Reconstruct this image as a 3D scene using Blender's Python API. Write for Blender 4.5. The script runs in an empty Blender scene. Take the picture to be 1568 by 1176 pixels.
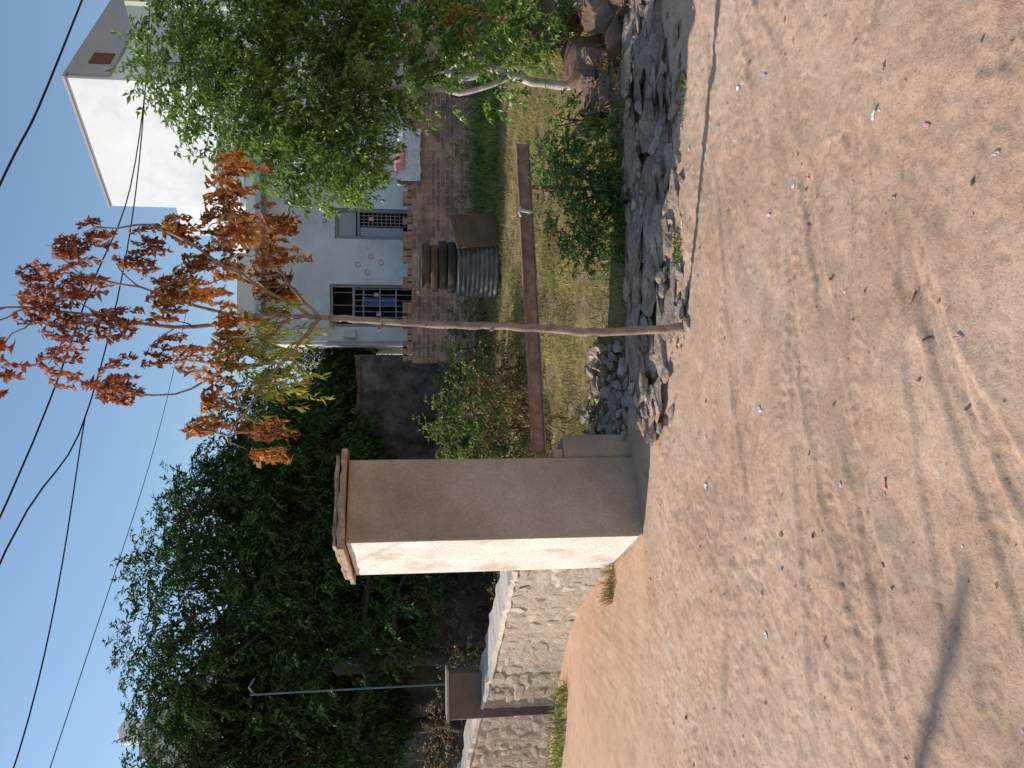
import bpy, math, numpy as np, random
from mathutils import Vector, Matrix
rng=np.random.default_rng(7); random.seed(7)
scene=bpy.context.scene
scene.view_settings.view_transform='Standard'; scene.view_settings.look='None'; scene.view_settings.exposure=0

# ---------------------------------------------------------------- materials
def nodes(name):
    m=bpy.data.materials.new(name); m.use_nodes=True
    nt=m.node_tree; b=nt.nodes['Principled BSDF']
    return m,nt,b
def ramp(nt,cols,pos=None):
    r=nt.nodes.new('ShaderNodeValToRGB'); e=r.color_ramp.elements
    n=len(cols); pos=pos or [i/(n-1) for i in range(n)]
    while len(e)<n: e.new(0.5)
    for i in range(n): e[i].position=pos[i]; e[i].color=(*cols[i],1)
    return r
def noise(nt,scale,detail=6,rough=.6,vec=None):
    n=nt.nodes.new('ShaderNodeTexNoise'); n.inputs['Scale'].default_value=scale
    n.inputs['Detail'].default_value=min(detail,4); n.inputs['Roughness'].default_value=rough
    if vec is not None: nt.links.new(vec,n.inputs['Vector'])
    return n
def mixc(nt,fac,a,b,mode='MIX'):
    m=nt.nodes.new('ShaderNodeMix'); m.data_type='RGBA'; m.blend_type=mode
    for s,v in ((0,fac),(6,a),(7,b)):
        if isinstance(v,(int,float)): m.inputs[s].default_value=v
        elif isinstance(v,tuple): m.inputs[s].default_value=(*v,1)
        else: nt.links.new(v,m.inputs[s])
    return m.outputs[2]
def mottled(name,cols,scale=4,rough=.9,bump=.3,bscale=40,pos=None,dirt_or_shade=None,dscale=1.2,spec=.2,dist=.01,island=None,fine=None):
    m,nt,b=nodes(name); tc=nt.nodes.new('ShaderNodeTexCoord').outputs['Object']
    n=noise(nt,scale,8,.65,tc); r=ramp(nt,cols,pos or list(np.linspace(.3,.7,len(cols))))
    nt.links.new(n.outputs['Fac'],r.inputs[0]); col=r.outputs[0]
    if dirt_or_shade:
        n2=noise(nt,dscale,6,.7,tc); r2=ramp(nt,[(0,0,0),(1,1,1)],[.5,.68]); nt.links.new(n2.outputs['Fac'],r2.inputs[0])
        col=mixc(nt,r2.outputs[0],col,dirt_or_shade)
    if fine:
        n2=noise(nt,fine,6,.8,tc); r2=ramp(nt,[(.72,.72,.72),(1.15,1.15,1.15)],[.35,.62]); nt.links.new(n2.outputs['Fac'],r2.inputs[0])
        col=mixc(nt,1.0,col,r2.outputs[0],'MULTIPLY')
    if island:
        g=nt.nodes.new('ShaderNodeNewGeometry'); r3=ramp(nt,island); nt.links.new(g.outputs['Random Per Island'],r3.inputs[0])
        col=mixc(nt,1.0,col,r3.outputs[0],'MULTIPLY')
    nt.links.new(col,b.inputs['Base Color']); b.inputs['Roughness'].default_value=rough
    b.inputs['Specular IOR Level'].default_value=spec
    if bump:
        n3=noise(nt,bscale,6,.7,tc); bp=nt.nodes.new('ShaderNodeBump'); bp.inputs['Strength'].default_value=bump; bp.inputs['Distance'].default_value=dist
        nt.links.new(n3.outputs['Fac'],bp.inputs['Height']); nt.links.new(bp.outputs[0],b.inputs['Normal'])
    return m
def leafmat(name,cols,trans=.35,rough=.5,pos=None,spec=.3):
    m,nt,b=nodes(name); g=nt.nodes.new('ShaderNodeNewGeometry')
    r=ramp(nt,cols,pos); nt.links.new(g.outputs['Random Per Island'],r.inputs[0])
    tc=nt.nodes.new('ShaderNodeTexCoord').outputs['Object']
    n=noise(nt,2.0,1,.6,tc); r2=ramp(nt,[(.6,.6,.6),(1.3,1.25,1.1)],[.35,.65]); nt.links.new(n.outputs['Fac'],r2.inputs[0])
    col=mixc(nt,1.0,r.outputs[0],r2.outputs[0],'MULTIPLY')
    nt.links.new(col,b.inputs['Base Color']); b.inputs['Roughness'].default_value=rough; b.inputs['Specular IOR Level'].default_value=spec
    if trans:
        t=nt.nodes.new('ShaderNodeBsdfTranslucent'); nt.links.new(col,t.inputs['Color'])
        mx=nt.nodes.new('ShaderNodeMixShader'); mx.inputs[0].default_value=trans
        nt.links.new(b.outputs[0],mx.inputs[1]); nt.links.new(t.outputs[0],mx.inputs[2])
        nt.links.new(mx.outputs[0],nt.nodes['Material Output'].inputs['Surface'])
    return m

# ---------------------------------------------------------------- mesh helpers
def link(o,parent=None):
    scene.collection.objects.link(o)
    if parent is not None: o.parent=parent
    return o
def empty(name):
    return link(bpy.data.objects.new(name,None))
def npmesh(name,V,F,mat,parent=None,smooth=False):
    V=np.asarray(V,dtype=np.float32); F=np.asarray(F,dtype=np.int32)
    me=bpy.data.meshes.new(name); k=F.shape[1]
    me.vertices.add(len(V)); me.vertices.foreach_set('co',V.ravel())
    me.loops.add(F.size); me.loops.foreach_set('vertex_index',F.ravel())
    me.polygons.add(len(F)); me.polygons.foreach_set('loop_start',np.arange(0,F.size,k,dtype=np.int32))
    me.update(calc_edges=True)
    me.polygons.foreach_set('use_smooth',np.full(len(me.polygons),bool(smooth)))
    me.materials.append(mat)
    return link(bpy.data.objects.new(name,me),parent)
class Geo:
    """collects boxes / tubes / prisms into a single mesh"""
    def __init__(s): s.V=[];s.F=[]
    def add(s,V,F):
        o=len(s.V); s.V+= [tuple(v) for v in V]; s.F+=[tuple(i+o for i in f) for f in F]
    def box(s,x0,x1,y0,y1,z0,z1,M=None):
        V=[Vector((x,y,z)) for z in (z0,z1) for y in (y0,y1) for x in (x0,x1)]
        if M: V=[M@v for v in V]
        s.add(V,[(0,2,3,1),(4,5,7,6),(0,1,5,4),(2,6,7,3),(0,4,6,2),(1,3,7,5)])
    def prism(s,pts,z0,z1):
        n=len(pts); V=[(p[0],p[1],z0) for p in pts]+[(p[0],p[1],z1) for p in pts]
        F=[tuple(range(n-1,-1,-1)),tuple(range(n,2*n))]+[(i,(i+1)%n,n+(i+1)%n,n+i) for i in range(n)]
        s.add(V,F)
    def tube(s,pts,rad,n=7):
        pts=[Vector(p) for p in pts]; o=[];F=[]
        if not hasattr(rad,'__len__'): rad=[rad]*len(pts)
        for i,p in enumerate(pts):
            d=(pts[min(i+1,len(pts)-1)]-pts[max(i-1,0)]).normalized()
            a=d.cross(Vector((.31,.17,.93)) if abs(d.z)<.9 else Vector((1,.1,0))).normalized(); b=d.cross(a)
            for k in range(n):
                t=2*math.pi*k/n; o.append(p+(a*math.cos(t)+b*math.sin(t))*rad[i])
        for i in range(len(pts)-1):
            for k in range(n):
                F.append((i*n+k,i*n+(k+1)%n,(i+1)*n+(k+1)%n,(i+1)*n+k))
        F.append(tuple(range(n))[::-1]); F.append(tuple((len(pts)-1)*n+k for k in range(n)))
        s.add(o,F)
    def lathe(s,prof,cx,cy,n=28):
        V=[];F=[]
        for r,z in prof:
            for k in range(n):
                t=2*math.pi*k/n; V.append((cx+r*math.cos(t),cy+r*math.sin(t),z))
        for i in range(len(prof)-1):
            for k in range(n): F.append((i*n+k,i*n+(k+1)%n,(i+1)*n+(k+1)%n,(i+1)*n+k))
        s.add(V,F)
    def obj(s,name,mat,parent=None,smooth=False,bevel=0):
        me=bpy.data.meshes.new(name); me.from_pydata(s.V,[],s.F); me.update(); me.materials.append(mat)
        if smooth: me.polygons.foreach_set('use_smooth',[True]*len(me.polygons))
        o=link(bpy.data.objects.new(name,me),parent)
        if bevel:
            b=o.modifiers.new('b','BEVEL'); b.width=bevel; b.segments=2; b.limit_method='ANGLE'
        return o
def wobble(pts,n,amp,seed=0):
    """smooth resample of a polyline with small random offsets"""
    r=np.random.default_rng(seed); P=np.array(pts,float); t=np.linspace(0,len(P)-1,n); out=[]
    for u in t:
        i=min(int(u),len(P)-2); f=u-i
        p0=P[max(i-1,0)];p1=P[i];p2=P[i+1];p3=P[min(i+2,len(P)-1)]
        q=.5*((2*p1)+(-p0+p2)*f+(2*p0-5*p1+4*p2-p3)*f*f+(-p0+3*p1-3*p2+p3)*f**3)
        out.append(tuple(q+r.normal(0,amp,3)*(0 if u in (t[0],) else 1)))
    return out
def nrm(a): return a/np.maximum(np.linalg.norm(a,axis=-1,keepdims=True),1e-6)
def leafmesh(C,D,L,W,fold=.25,droop=.15,curl=0.):
    N=len(C); D=nrm(D); up=nrm(np.array([0,0,1.])+rng.normal(0,.55,(N,3)))
    S=nrm(np.cross(D,up)); Nn=np.cross(S,D); L=L[:,None]; W=W[:,None]
    cu=curl*rng.normal(0,1,(N,1))
    M=C+D*L*.45+Nn*L*.06
    A=M+S*W/2+Nn*W*(fold+cu); B=M-S*W/2+Nn*W*(fold-cu*.5); T=C+D*L-Nn*L*(droop+cu*.6)
    V=np.stack([C,M,A,B,T],1).reshape(-1,3); o=(np.arange(N)*5)[:,None,None]
    F=(np.array([[0,3,1],[0,1,2],[1,3,4],[1,4,2]])[None]+o).reshape(-1,3)
    return V,F
def sprays(O,D,length,K,ll,lw,grav=.25,spread=.8,hang=.2,**kw):
    P=O.copy(); D=nrm(D.copy()); Cs=[];Ds=[]; R=[O.copy()]
    for k in range(K):
        D=nrm(D+np.array([0,0,-grav])*(.4+k/K)); P=P+D*(length/K)[:,None]; R.append(P.copy())
        S=nrm(np.cross(D,np.array([0,0,1.])+rng.normal(0,.3,D.shape)))
        for sg in (1,-1):
            Cs.append(P+rng.normal(0,.003,P.shape)); Ds.append(nrm(D*.65+sg*S*spread+rng.normal(0,.28,D.shape)+np.array([0,0,-hang])))
    Cs.append(P);Ds.append(D)
    C=np.concatenate(Cs);Dd=np.concatenate(Ds); n=len(C)
    V,F=leafmesh(C,Dd,ll*rng.uniform(.65,1.25,n),lw*rng.uniform(.7,1.2,n),**kw)
    return V,F,np.stack(R,1)
def stems(R,r):
    """thin 3-sided stems along spray polylines R (N,K,3)"""
    R=R[:,::max(1,(R.shape[1]-1)//3)]; N,K,_=R.shape; off=np.array([[1,0,.2],[-.5,.86,0],[-.5,-.86,-.2]])*r
    V=(R[:,:,None,:]+off[None,None]).reshape(-1,3); F=[]
    base=np.arange(N)*K*3
    for i in range(K-1):
        for k in range(3):
            a=i*3+k;b=i*3+(k+1)%3;F.append(np.stack([base+a,base+b,base+b+3,base+a+3],1))
    return V,np.concatenate(F)
def blobs(bl,dens):
    """bl: list of (x,y,z,rx,ry,rz); returns spray origins and outward dirs"""
    O=[];D=[]
    for x,y,z,rx,ry,rz in bl:
        n=max(4,int(dens*(rx*ry*rz)**(.72)))
        d=nrm(rng.normal(0,1,(n,3))); rr=rng.uniform(.25,1,(n,1))**.6
        O.append(np.array([x,y,z])+d*rr*np.array([rx,ry,rz])); D.append(nrm(d+rng.normal(0,.5,(n,3))+np.array([0,0,.15])))
    return np.concatenate(O),np.concatenate(D)
def hsh(i,j,s):
    v=np.sin(i*127.1+j*311.7+s*74.7)*43758.5453; return v-np.floor(v)
def vn(x,y,sc,s=0):
    x=x*sc;y=y*sc;i=np.floor(x);j=np.floor(y);f=x-i;g=y-j;f=f*f*(3-2*f);g=g*g*(3-2*g)
    return (hsh(i,j,s)*(1-f)+hsh(i+1,j,s)*f)*(1-g)+(hsh(i,j+1,s)*(1-f)+hsh(i+1,j+1,s)*f)*g
def sst(a,b,x):
    t=np.clip((x-a)/(b-a),0,1); return t*t*(3-2*t)

# ---------------------------------------------------------------- ground
def walldist(x,y):
    """>0 behind the wall / edge line (plot side)"""
    wy=np.interp(-x,[-30,-8,-2.6,-.5,.2,1.5,3.0,4.7,7.0,14.],[9,6.3,5.15,5.2,5.9,6.35,8.3,9.3,10.6,14.])
    return y-wy
TR=[(1.95,-.10,.05,1.3,.2,.05),(2.25,.14,.06,.9,1.0,.045),(2.5,-.22,.08,1.1,2.0,.05),(2.62,-.05,.05,.7,.5,.045),(2.85,-.16,.1,.8,3.0,.075),
    (3.05,.06,.05,1.3,.7,.05),(3.25,-.12,.06,.9,4.0,.06),(3.5,-.2,.04,1.1,1.5,.08),(3.72,-.1,.06,.7,5.,.05),(3.95,-.16,.03,1.2,2.2,.06),(4.25,-.24,.03,1.,.4,.08),
    (2.1,.5,.07,1.0,2.7,.05),(2.9,.42,.1,.8,1.9,.05),(3.3,-.55,.1,.8,.9,.055),(2.4,-.5,.08,1.2,1.4,.05),(4.6,-.33,.05,.8,2.4,.06),
    (2.2,-.3,.12,.6,2.4,.045),(2.75,.25,.1,.7,.1,.045),(3.15,-.35,.12,.5,3.3,.045),(3.6,.2,.1,.6,1.1,.05),(2.0,.8,.1,.6,2.,.045)]
def height(x,y,fine=True):
    w=walldist(x,y)
    h=.05*(vn(x,y,.5,1)-.5)+.03*(vn(x,y,1.7,2)-.5)
    h+=sst(0,9,w)*.45*sst(-2,0,x)+sst(0,.5,w)*.07
    h+=.10*np.exp(-((x+2.6)/1.4)**2-((y-7.0)/.9)**2)
    if fine:
        road=sst(.1,-.25,w)*np.exp(-np.maximum(0,y-6)**2)
        rg_=.35+.9*vn(x,y,1.1,31)
        h+=road*rg_*(.008*(vn(x,y,7,3)-.5)+.0075*(vn(x,y,19,4)-.5)+.007*(vn(x,y,45,5)-.5))
        for i,(y0,a,b,fq,ph,wd) in enumerate(TR):
            f=y0+a*x+b*np.sin(fq*x+ph)+.012*(vn(x,0*x,1.9,60+i)-.5); fp=a+b*fq*np.cos(fq*x+ph); d=(y-f)/np.sqrt(1+fp*fp)
            s=x*np.sqrt(1+fp*fp); fade=sst(.15,.55,vn(x+i*9,y*.3,.9,20+i))*sst(.15,.5,vn(x,y,5,80+i))
            core=np.exp(-(d/wd)**4)
            tread=.5+.5*np.tanh(1.8*np.sin(2*math.pi*(s/.055+np.abs(d)/.08)))
            tf=.25+.75*(i%3==0)
            h+=road*fade*(-.0065*core+.0042*tf*core*tread+.0045*np.exp(-((np.abs(d)-1.3*wd)/(.3*wd))**2))
            for k in (0,1,2):
                h-=road*fade*(1.3-tf)*.006*np.exp(-((d-wd*(-.6+k*.6))/.010)**2)
        cl=vn(x,y,27,9); h+=road*.008*sst(.8,.97,cl)*sst(.5,.75,vn(x,y,1.4,11))
        h+=sst(0,.4,w)*.03*(vn(x,y,5,6)-.5)
    return h
def axis(lo,hi,step,far,g=1.18):
    a=list(np.arange(lo,hi,step)); s=step
    while a[-1]<far: s*=g; a.append(a[-1]+s)
    s=step
    b=[]; p=lo
    while p>-far: s*=g; p-=s; b.append(p)
    return np.array(b[::-1]+a)
xs=axis(-2.6,2.6,.0125,400,1.12); ys=axis(1.75,4.9,.0115,400,1.06)
X,Y=np.meshgrid(xs,ys); Z=height(X,Y)*np.exp(-np.maximum(0,np.hypot(X,Y)-60)/30)
nx,ny=len(xs),len(ys); idx=np.arange(nx*ny).reshape(ny,nx)
Fq=np.stack([idx[:-1,:-1],idx[:-1,1:],idx[1:,1:],idx[1:,:-1]],-1).reshape(-1,4)
m,nt,b=nodes('sandy_ground')
tc=nt.nodes.new('ShaderNodeTexCoord').outputs['Object']
at=nt.nodes.new('ShaderNodeAttribute'); at.attribute_name='zone'
sp=nt.nodes.new('ShaderNodeSeparateColor'); nt.links.new(at.outputs['Color'],sp.inputs[0])
n1=noise(nt,.8,8,.6,tc); r1=ramp(nt,[(.52,.335,.225),(.63,.42,.29),(.69,.485,.345)],[.34,.5,.68]); nt.links.new(n1.outputs['Fac'],r1.inputs[0])
n2=noise(nt,60,8,.9,tc); r2=ramp(nt,[(.55,.53,.51),(1,1,1),(1.16,1.16,1.16)],[.3,.48,.75]); nt.links.new(n2.outputs['Fac'],r2.inputs[0])
n2b=noise(nt,6,8,.75,tc); r2b=ramp(nt,[(.86,.84,.82),(1.04,1.04,1.04)],[.36,.6]); nt.links.new(n2b.outputs['Fac'],r2b.inputs[0])
col=mixc(nt,1.0,r1.outputs[0],r2.outputs[0],'MULTIPLY')
vo=nt.nodes.new('ShaderNodeTexVoronoi'); vo.inputs['Scale'].default_value=36; nt.links.new(tc,vo.inputs['Vector'])
rv=ramp(nt,[(.5,.5,.5),(0,0,0)],[.05,.12]); nt.links.new(vo.outputs['Distance'],rv.inputs[0])
ms=mixc(nt,1.0,rv.outputs[0],n2b.outputs['Fac'],'MULTIPLY')
col=mixc(nt,ms,col,(.24,.17,.13))
col=mixc(nt,sp.outputs['Green'],col,(.70,.43,.28))
col=mixc(nt,1.0,col,r2b.outputs[0],'MULTIPLY')
rg=ramp(nt,[(.15,.11,.055),(.25,.19,.09),(.38,.28,.16)],[.3,.5,.7]); nt.links.new(n2b.outputs['Fac'],rg.inputs[0])
col=mixc(nt,sp.outputs['Red'],col,rg.outputs[0])
nt.links.new(col,b.inputs['Base Color']); b.inputs['Roughness'].default_value=.95; b.inputs['Specular IOR Level'].default_value=.1
n3=noise(nt,85,8,.9,tc); bp=nt.nodes.new('ShaderNodeBump'); bp.inputs['Strength'].default_value=.75; bp.inputs['Distance'].default_value=.010
nt.links.new(n3.outputs['Fac'],bp.inputs['Height']); nt.links.new(bp.outputs[0],b.inputs['Normal'])
ground=npmesh('ground',np.stack([X,Y,Z],-1).reshape(-1,3),Fq,m,smooth=True)
w=walldist(X,Y); gr=sst(.0,.35,w+.3*(vn(X,Y,4,8)-.5)); mo=.8*sst(-.2,-2.6,X+1.6*(vn(X,Y,1.3,14)-.5))*sst(5.0,7.0,Y+1.2*(vn(X,Y,1.6,4)-.5))*(1-gr)
ca=ground.data.color_attributes.new('zone','FLOAT_COLOR','POINT')
ca.data.foreach_set('color',np.stack([gr,mo,0*gr,1+0*gr],-1).astype(np.float32).ravel())
def H(x,y): return float(height(np.array([float(x)]),np.array([float(y)]))[0])

# ---------------------------------------------------------------- rocks
import bmesh
def ico(n):
    _b=bmesh.new(); bmesh.ops.create_icosphere(_b,subdivisions=n,radius=1)
    r=np.array([v.co[:] for v in _b.verts]),np.array([[v.index for v in f.verts] for f in _b.faces]); _b.free(); return r
ICO3=ico(4); ICO2=ico(3); ICO1=ico(1)
def rocks(name,L,mat,parent=None,base=ICO2,rough=.012,cut=(.3,.62),planes=16,tilt=.18):
    Vs=[];Fs=[];o=0; IV,IF=base
    for (x,y,z,a,bb,c,rot) in L:
        v=IV.copy(); q=nrm(rng.normal(0,1,(planes,3)))
        for k in range(planes):
            dd=v@q[k]; lim=rng.uniform(*cut); v=v-np.outer(np.maximum(0,dd-lim),q[k])
        v/=np.abs(v).max(0)
        v+=rng.normal(0,rough,v.shape)
        v=v*np.array([a,bb,c]); cr,sr=math.cos(rot),math.sin(rot); tl=rng.normal(0,tilt)
        v=v@np.array([[1,0,0],[0,math.cos(tl),math.sin(tl)],[0,-math.sin(tl),math.cos(tl)]])
        v=v@np.array([[cr,sr,0],[-sr,cr,0],[0,0,1]])+np.array([x,y,z]); Vs.append(v);Fs.append(IF+o);o+=len(v)
    return npmesh(name,np.concatenate(Vs),np.concatenate(Fs),mat,parent)
isl=[(.7,.68,.66),(1,1,1),(.82,.78,.75),(1.2,1.17,1.12)]
rockm=mottled('slab_rock',[(.24,.18,.14),(.40,.31,.245),(.52,.42,.34)],6,.9,1.0,16,dist=.03,island=[(.55,.52,.5),(1,1,1),(.75,.7,.66),(1.2,1.17,1.12)],fine=40)
L=[]
for i in range(85):                      # layered slabs stepping down to the road
    x=rng.uniform(-.3,3.2); f=rng.uniform(0,1); y=5.25+.08*x-.42*f-(.25 if .3<x<2.2 else 0)*f+rng.normal(0,.05)
    s=rng.uniform(.09,.2); L.append((x,y,H(x,y)+.085*(1-f)-.002,s*rng.uniform(.9,1.5),s*rng.uniform(.5,.85),rng.uniform(.025,.045),rng.uniform(-.4,.4)))
for i in range(190):
    x=rng.uniform(-.35,3.2); f=rng.uniform(0,1.1); y=5.25+.08*x-.52*f-(.25 if .3<x<2.2 else 0)*f+rng.normal(0,.06)
    s=rng.uniform(.02,.075); L.append((x,y,H(x,y)+.09*(1-f)+s*.3,s*1.4,s*.8,s*.45,rng.uniform(-1,1)))
for x,y,s,z in [(1.0,4.76,.28,.0),(1.55,4.80,.25,.0),(.75,5.08,.3,.03),(.25,5.3,.24,.04),(1.3,5.1,.3,.04),(1.95,5.1,.3,.03),(.5,4.87,.2,.01),(2.3,4.95,.26,.01),(1.0,5.3,.3,.08),(1.75,5.35,.3,.08),(.45,5.3,.25,.08)]:
    L.append((x,y,H(x,y)+z,s*1.2,s*.55,.05,rng.uniform(-.3,.3)))
rocks('roadside_rock_slabs',L,rockm,base=ICO2,tilt=.13,rough=.022)
L=[(2.75,6.35,.2,.32,.25,.26,.3),(3.05,6.1,.12,.3,.22,.2,1),(2.3,6.0,.1,.2,.16,.16,2),(2.1,6.35,.12,.15,.2,.2,1.2),(3.3,6.6,.3,.4,.3,.36,.4),(2.5,6.0,.26,.16,.12,.08,2),(2.6,5.7,.1,.25,.2,.12,.2),(2.95,5.6,.1,.2,.2,.14,.8)]
rocks('boulder_pile',L,mottled('boulder_red',[(.10,.065,.05),(.2,.13,.1),(.3,.22,.17)],4,.9,.7,20,island=isl,fine=30),base=ICO3,tilt=.4)
L=[]
rubm=mottled('rubble',[(.22,.17,.14),(.4,.34,.28),(.56,.5,.43)],8,.9,.5,30,island=[(.4,.38,.36),(1,1,1),(.7,.6,.52),(1.15,1.1,1.05)])
for i in range(150):
    x=rng.uniform(-.42,.3);y=rng.uniform(5.68,6.6); s=rng.uniform(.015,.07); L.append((x,y,H(x,y)+.05*rng.random()+.01,s*1.3,s,s*.6,rng.uniform(0,3)))
rocks('rubble_heap',L,rubm,base=ico(2),tilt=.5)
L=[]
for i in range(90):
    x=rng.uniform(-3.7,-2.3);y=rng.uniform(10.6,12.2); s=rng.uniform(.04,.12); L.append((x,y,H(x,y)+.12+.1*rng.random(),s*1.3,s,s*.7,rng.uniform(0,3)))
rocks('gravel_heap',L,mottled('grey_gravel',[(.3,.28,.28),(.45,.43,.42)],5,.9,.4,30,island=isl),base=ico(2),tilt=.5)
L=[]
for i in range(230):
    x=rng.uniform(-2.6,2.6); y=rng.uniform(1.8,5.6)
    if walldist(np.array(x),np.array(y))>-.1: continue
    s=rng.uniform(.0025,.006)*(1.9 if rng.random()<.05 else 1); L.append((x,y,H(x,y)+s*.2,s*1.3,s,s*.7,rng.uniform(0,3)))
rocks('pebbles',L,mottled('pebble',[(.3,.22,.17),(.45,.34,.27),(.6,.5,.42)],9,.9,0,island=isl),base=ICO1,rough=.15)
# litter: crumpled scraps
def scraps(name,n,mat,smin,smax,reg=(-2.4,2.4,1.85,5.2),seed=1):
    r=np.random.default_rng(seed); q=4; PX=[];PY=[];DZ=[];F=[]
    for i in range(n):
        x=r.uniform(reg[0],reg[1]);y=r.uniform(reg[2],reg[3]);s=smin+(smax-smin)*r.uniform(0,1)**1.7;a=r.uniform(0,6.3);as_=r.uniform(.3,.8); o=len(PX)
        for u in range(q):
            for v in range(q):
                p=((u-1.5)*s*.66,(v-1.5)*s*as_*.66); PX.append(x+p[0]*math.cos(a)-p[1]*math.sin(a)+r.normal(0,s*.12)); PY.append(y+p[0]*math.sin(a)+p[1]*math.cos(a)+r.normal(0,s*.12)); DZ.append(.003+abs(r.normal(0,s*.16)))
        F+=[(o+u*q+v,o+u*q+v+1,o+(u+1)*q+v+1,o+(u+1)*q+v) for u in range(q-1) for v in range(q-1)]
    PX=np.array(PX);PY=np.array(PY); return npmesh(name,np.stack([PX,PY,height(PX,PY)+np.array(DZ)],1),F,mat)
scraps('paper_litter',80,mottled('paper_white',[(.5,.52,.6),(.82,.82,.84)],20,.6,0),.004,.02,seed=3)
scraps('plastic_litter',42,mottled('plastic_pink',[(.62,.2,.2),(.8,.42,.4)],20,.5,0),.005,.02,seed=4)
scraps('plastic_litter',8,mottled('plastic_blue',[(.1,.2,.5),(.3,.4,.7)],20,.5,0),.006,.016,seed=24)
scraps('dry_leaf_litter',130,mottled('dry_leaf',[(.12,.07,.04),(.3,.17,.09)],20,.7,0),.003,.014,seed=5)
scraps('dry_leaf_litter',120,mottled('dry_leaf2',[(.2,.07,.03),(.4,.18,.08)],20,.7,0),.01,.025,reg=(-.3,2.6,4.5,5.4),seed=15)
scraps('wrapper_litter',7,mottled('wrapper_green',[(.04,.3,.16),(.1,.45,.3)],20,.4,0),.01,.04,reg=(-.4,.2,5.75,6.3),seed=6)
scraps('wrapper_litter',14,mottled('wrapper_white',[(.5,.5,.5),(.75,.75,.75)],20,.4,0),.01,.04,reg=(-.4,.3,5.7,6.5),seed=16)

# ---------------------------------------------------------------- gate pillar
a=Vector((-1.08,5.335,0)); e=Vector((.897,.442,0)); q=Vector((-.442,.897,0))
def loc(u,v,z=0): return tuple(a+e*u+q*v+Vector((0,0,z)))
pillar=empty('gate_pillar')
brown=mottled('mud_plaster',[(.33,.25,.195),(.43,.33,.26),(.49,.39,.32)],1.6,.95,.5,45,dirt_or_shade=(.29,.215,.17),dscale=.9,fine=90)
cream=mottled('sun_toned_plaster',[(.64,.58,.51),(.77,.73,.66)],3,.9,.5,50,dirt_or_shade=(.54,.45,.36),dscale=2.2,fine=60)  # paler copy of the plaster for sun-facing sides, sunlight put into its colour
G=Geo(); G.prism([loc(.004,0),loc(.60,0),loc(.60,1.0),loc(.004,1.0)],-.1,2.09); G.obj('shaft',brown,pillar,bevel=.012)
G=Geo(); G.prism([loc(-.004,.012),loc(.003,.012),loc(.003,.995),loc(-.004,.995)],.03,2.085); G.obj('sun_toned_side',cream,pillar)
G=Geo(); G.prism([loc(.602,.02),loc(.79,.02),loc(.79,.5),loc(.602,.5)],-.1,.52); G.prism([loc(.603,.03),loc(.68,.03),loc(.68,.4),loc(.603,.4)],.522,.60); G.obj('stub_wall',brown,pillar,bevel=.012)
def rough_slab(x0,x1,y0,y1,z0,z1,n=14):
    V=[];P=[]
    for (u0,v0,u1,v1) in ((x0,y0,x1,y0),(x1,y0,x1,y1),(x1,y1,x0,y1),(x0,y1,x0,y0)):
        for k in range(n): t=k/n; P.append((u0+(u1-u0)*t+rng.normal(0,.004),v0+(v1-v0)*t+rng.normal(0,.004)))
    G=Geo(); N=len(P)
    V=[loc(u,v,z0+rng.normal(0,.003)) for u,v in P]+[loc(u,v,z1+rng.normal(0,.004)) for u,v in P]
    G.add(V,[tuple(range(N-1,-1,-1)),tuple(range(N,2*N))]+[(i,(i+1)%N,N+(i+1)%N,N+i) for i in range(N)]); return G
capm=mottled('cap_stone',[(.22,.14,.09),(.36,.25,.17),(.5,.38,.27)],7,.9,.6,40,fine=50)
rough_slab(-.06,.67,-.06,1.07,2.095,2.14).obj('cap_slab',capm,pillar,bevel=.006)
rough_slab(-.03,.63,-.035,1.03,2.148,2.175).obj('cap_top',capm,pillar,bevel=.006)

# ---------------------------------------------------------------- steel rail
rail=empty('steel_rail')
rm=mottled('rusty_steel',[(.17,.085,.06),(.27,.15,.11),(.38,.26,.2)],12,.6,.2,80,spec=.4)
p0=Vector((-.52,5.70,.70)); p1=Vector((1.97,6.25,.75)); d=(p1-p0); Ln=d.length
M=Matrix.Translation(p0)@Matrix.Rotation(math.atan2(d.y,d.x),4,'Z')@Matrix.Rotation(-math.asin(d.z/Ln),4,'Y')
G=Geo(); G.box(0,Ln,-.004,.004,-.055,.055,M); G.box(0,Ln,-.045,-.0045,.047,.055,M); G.box(0,Ln,-.045,-.0045,-.055,-.047,M); G.obj('channel_beam',rm,rail)
G=Geo(); G.tube([(1.6,6.22,-.1),(1.6,6.22,.68)],.03); G.obj('support_post',rm,rail)
G=Geo(); G.tube([(1.32,6.0,.79),(1.35,6.0,.81),(1.40,6.02,.79)],.009,5);G.tube([(1.36,6.02,.70),(1.37,6.0,.8)],.012,6); G.obj('cloth_tie',mottled('cloth_white',[(.6,.6,.58),(.7,.7,.7)]),rail)

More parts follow.
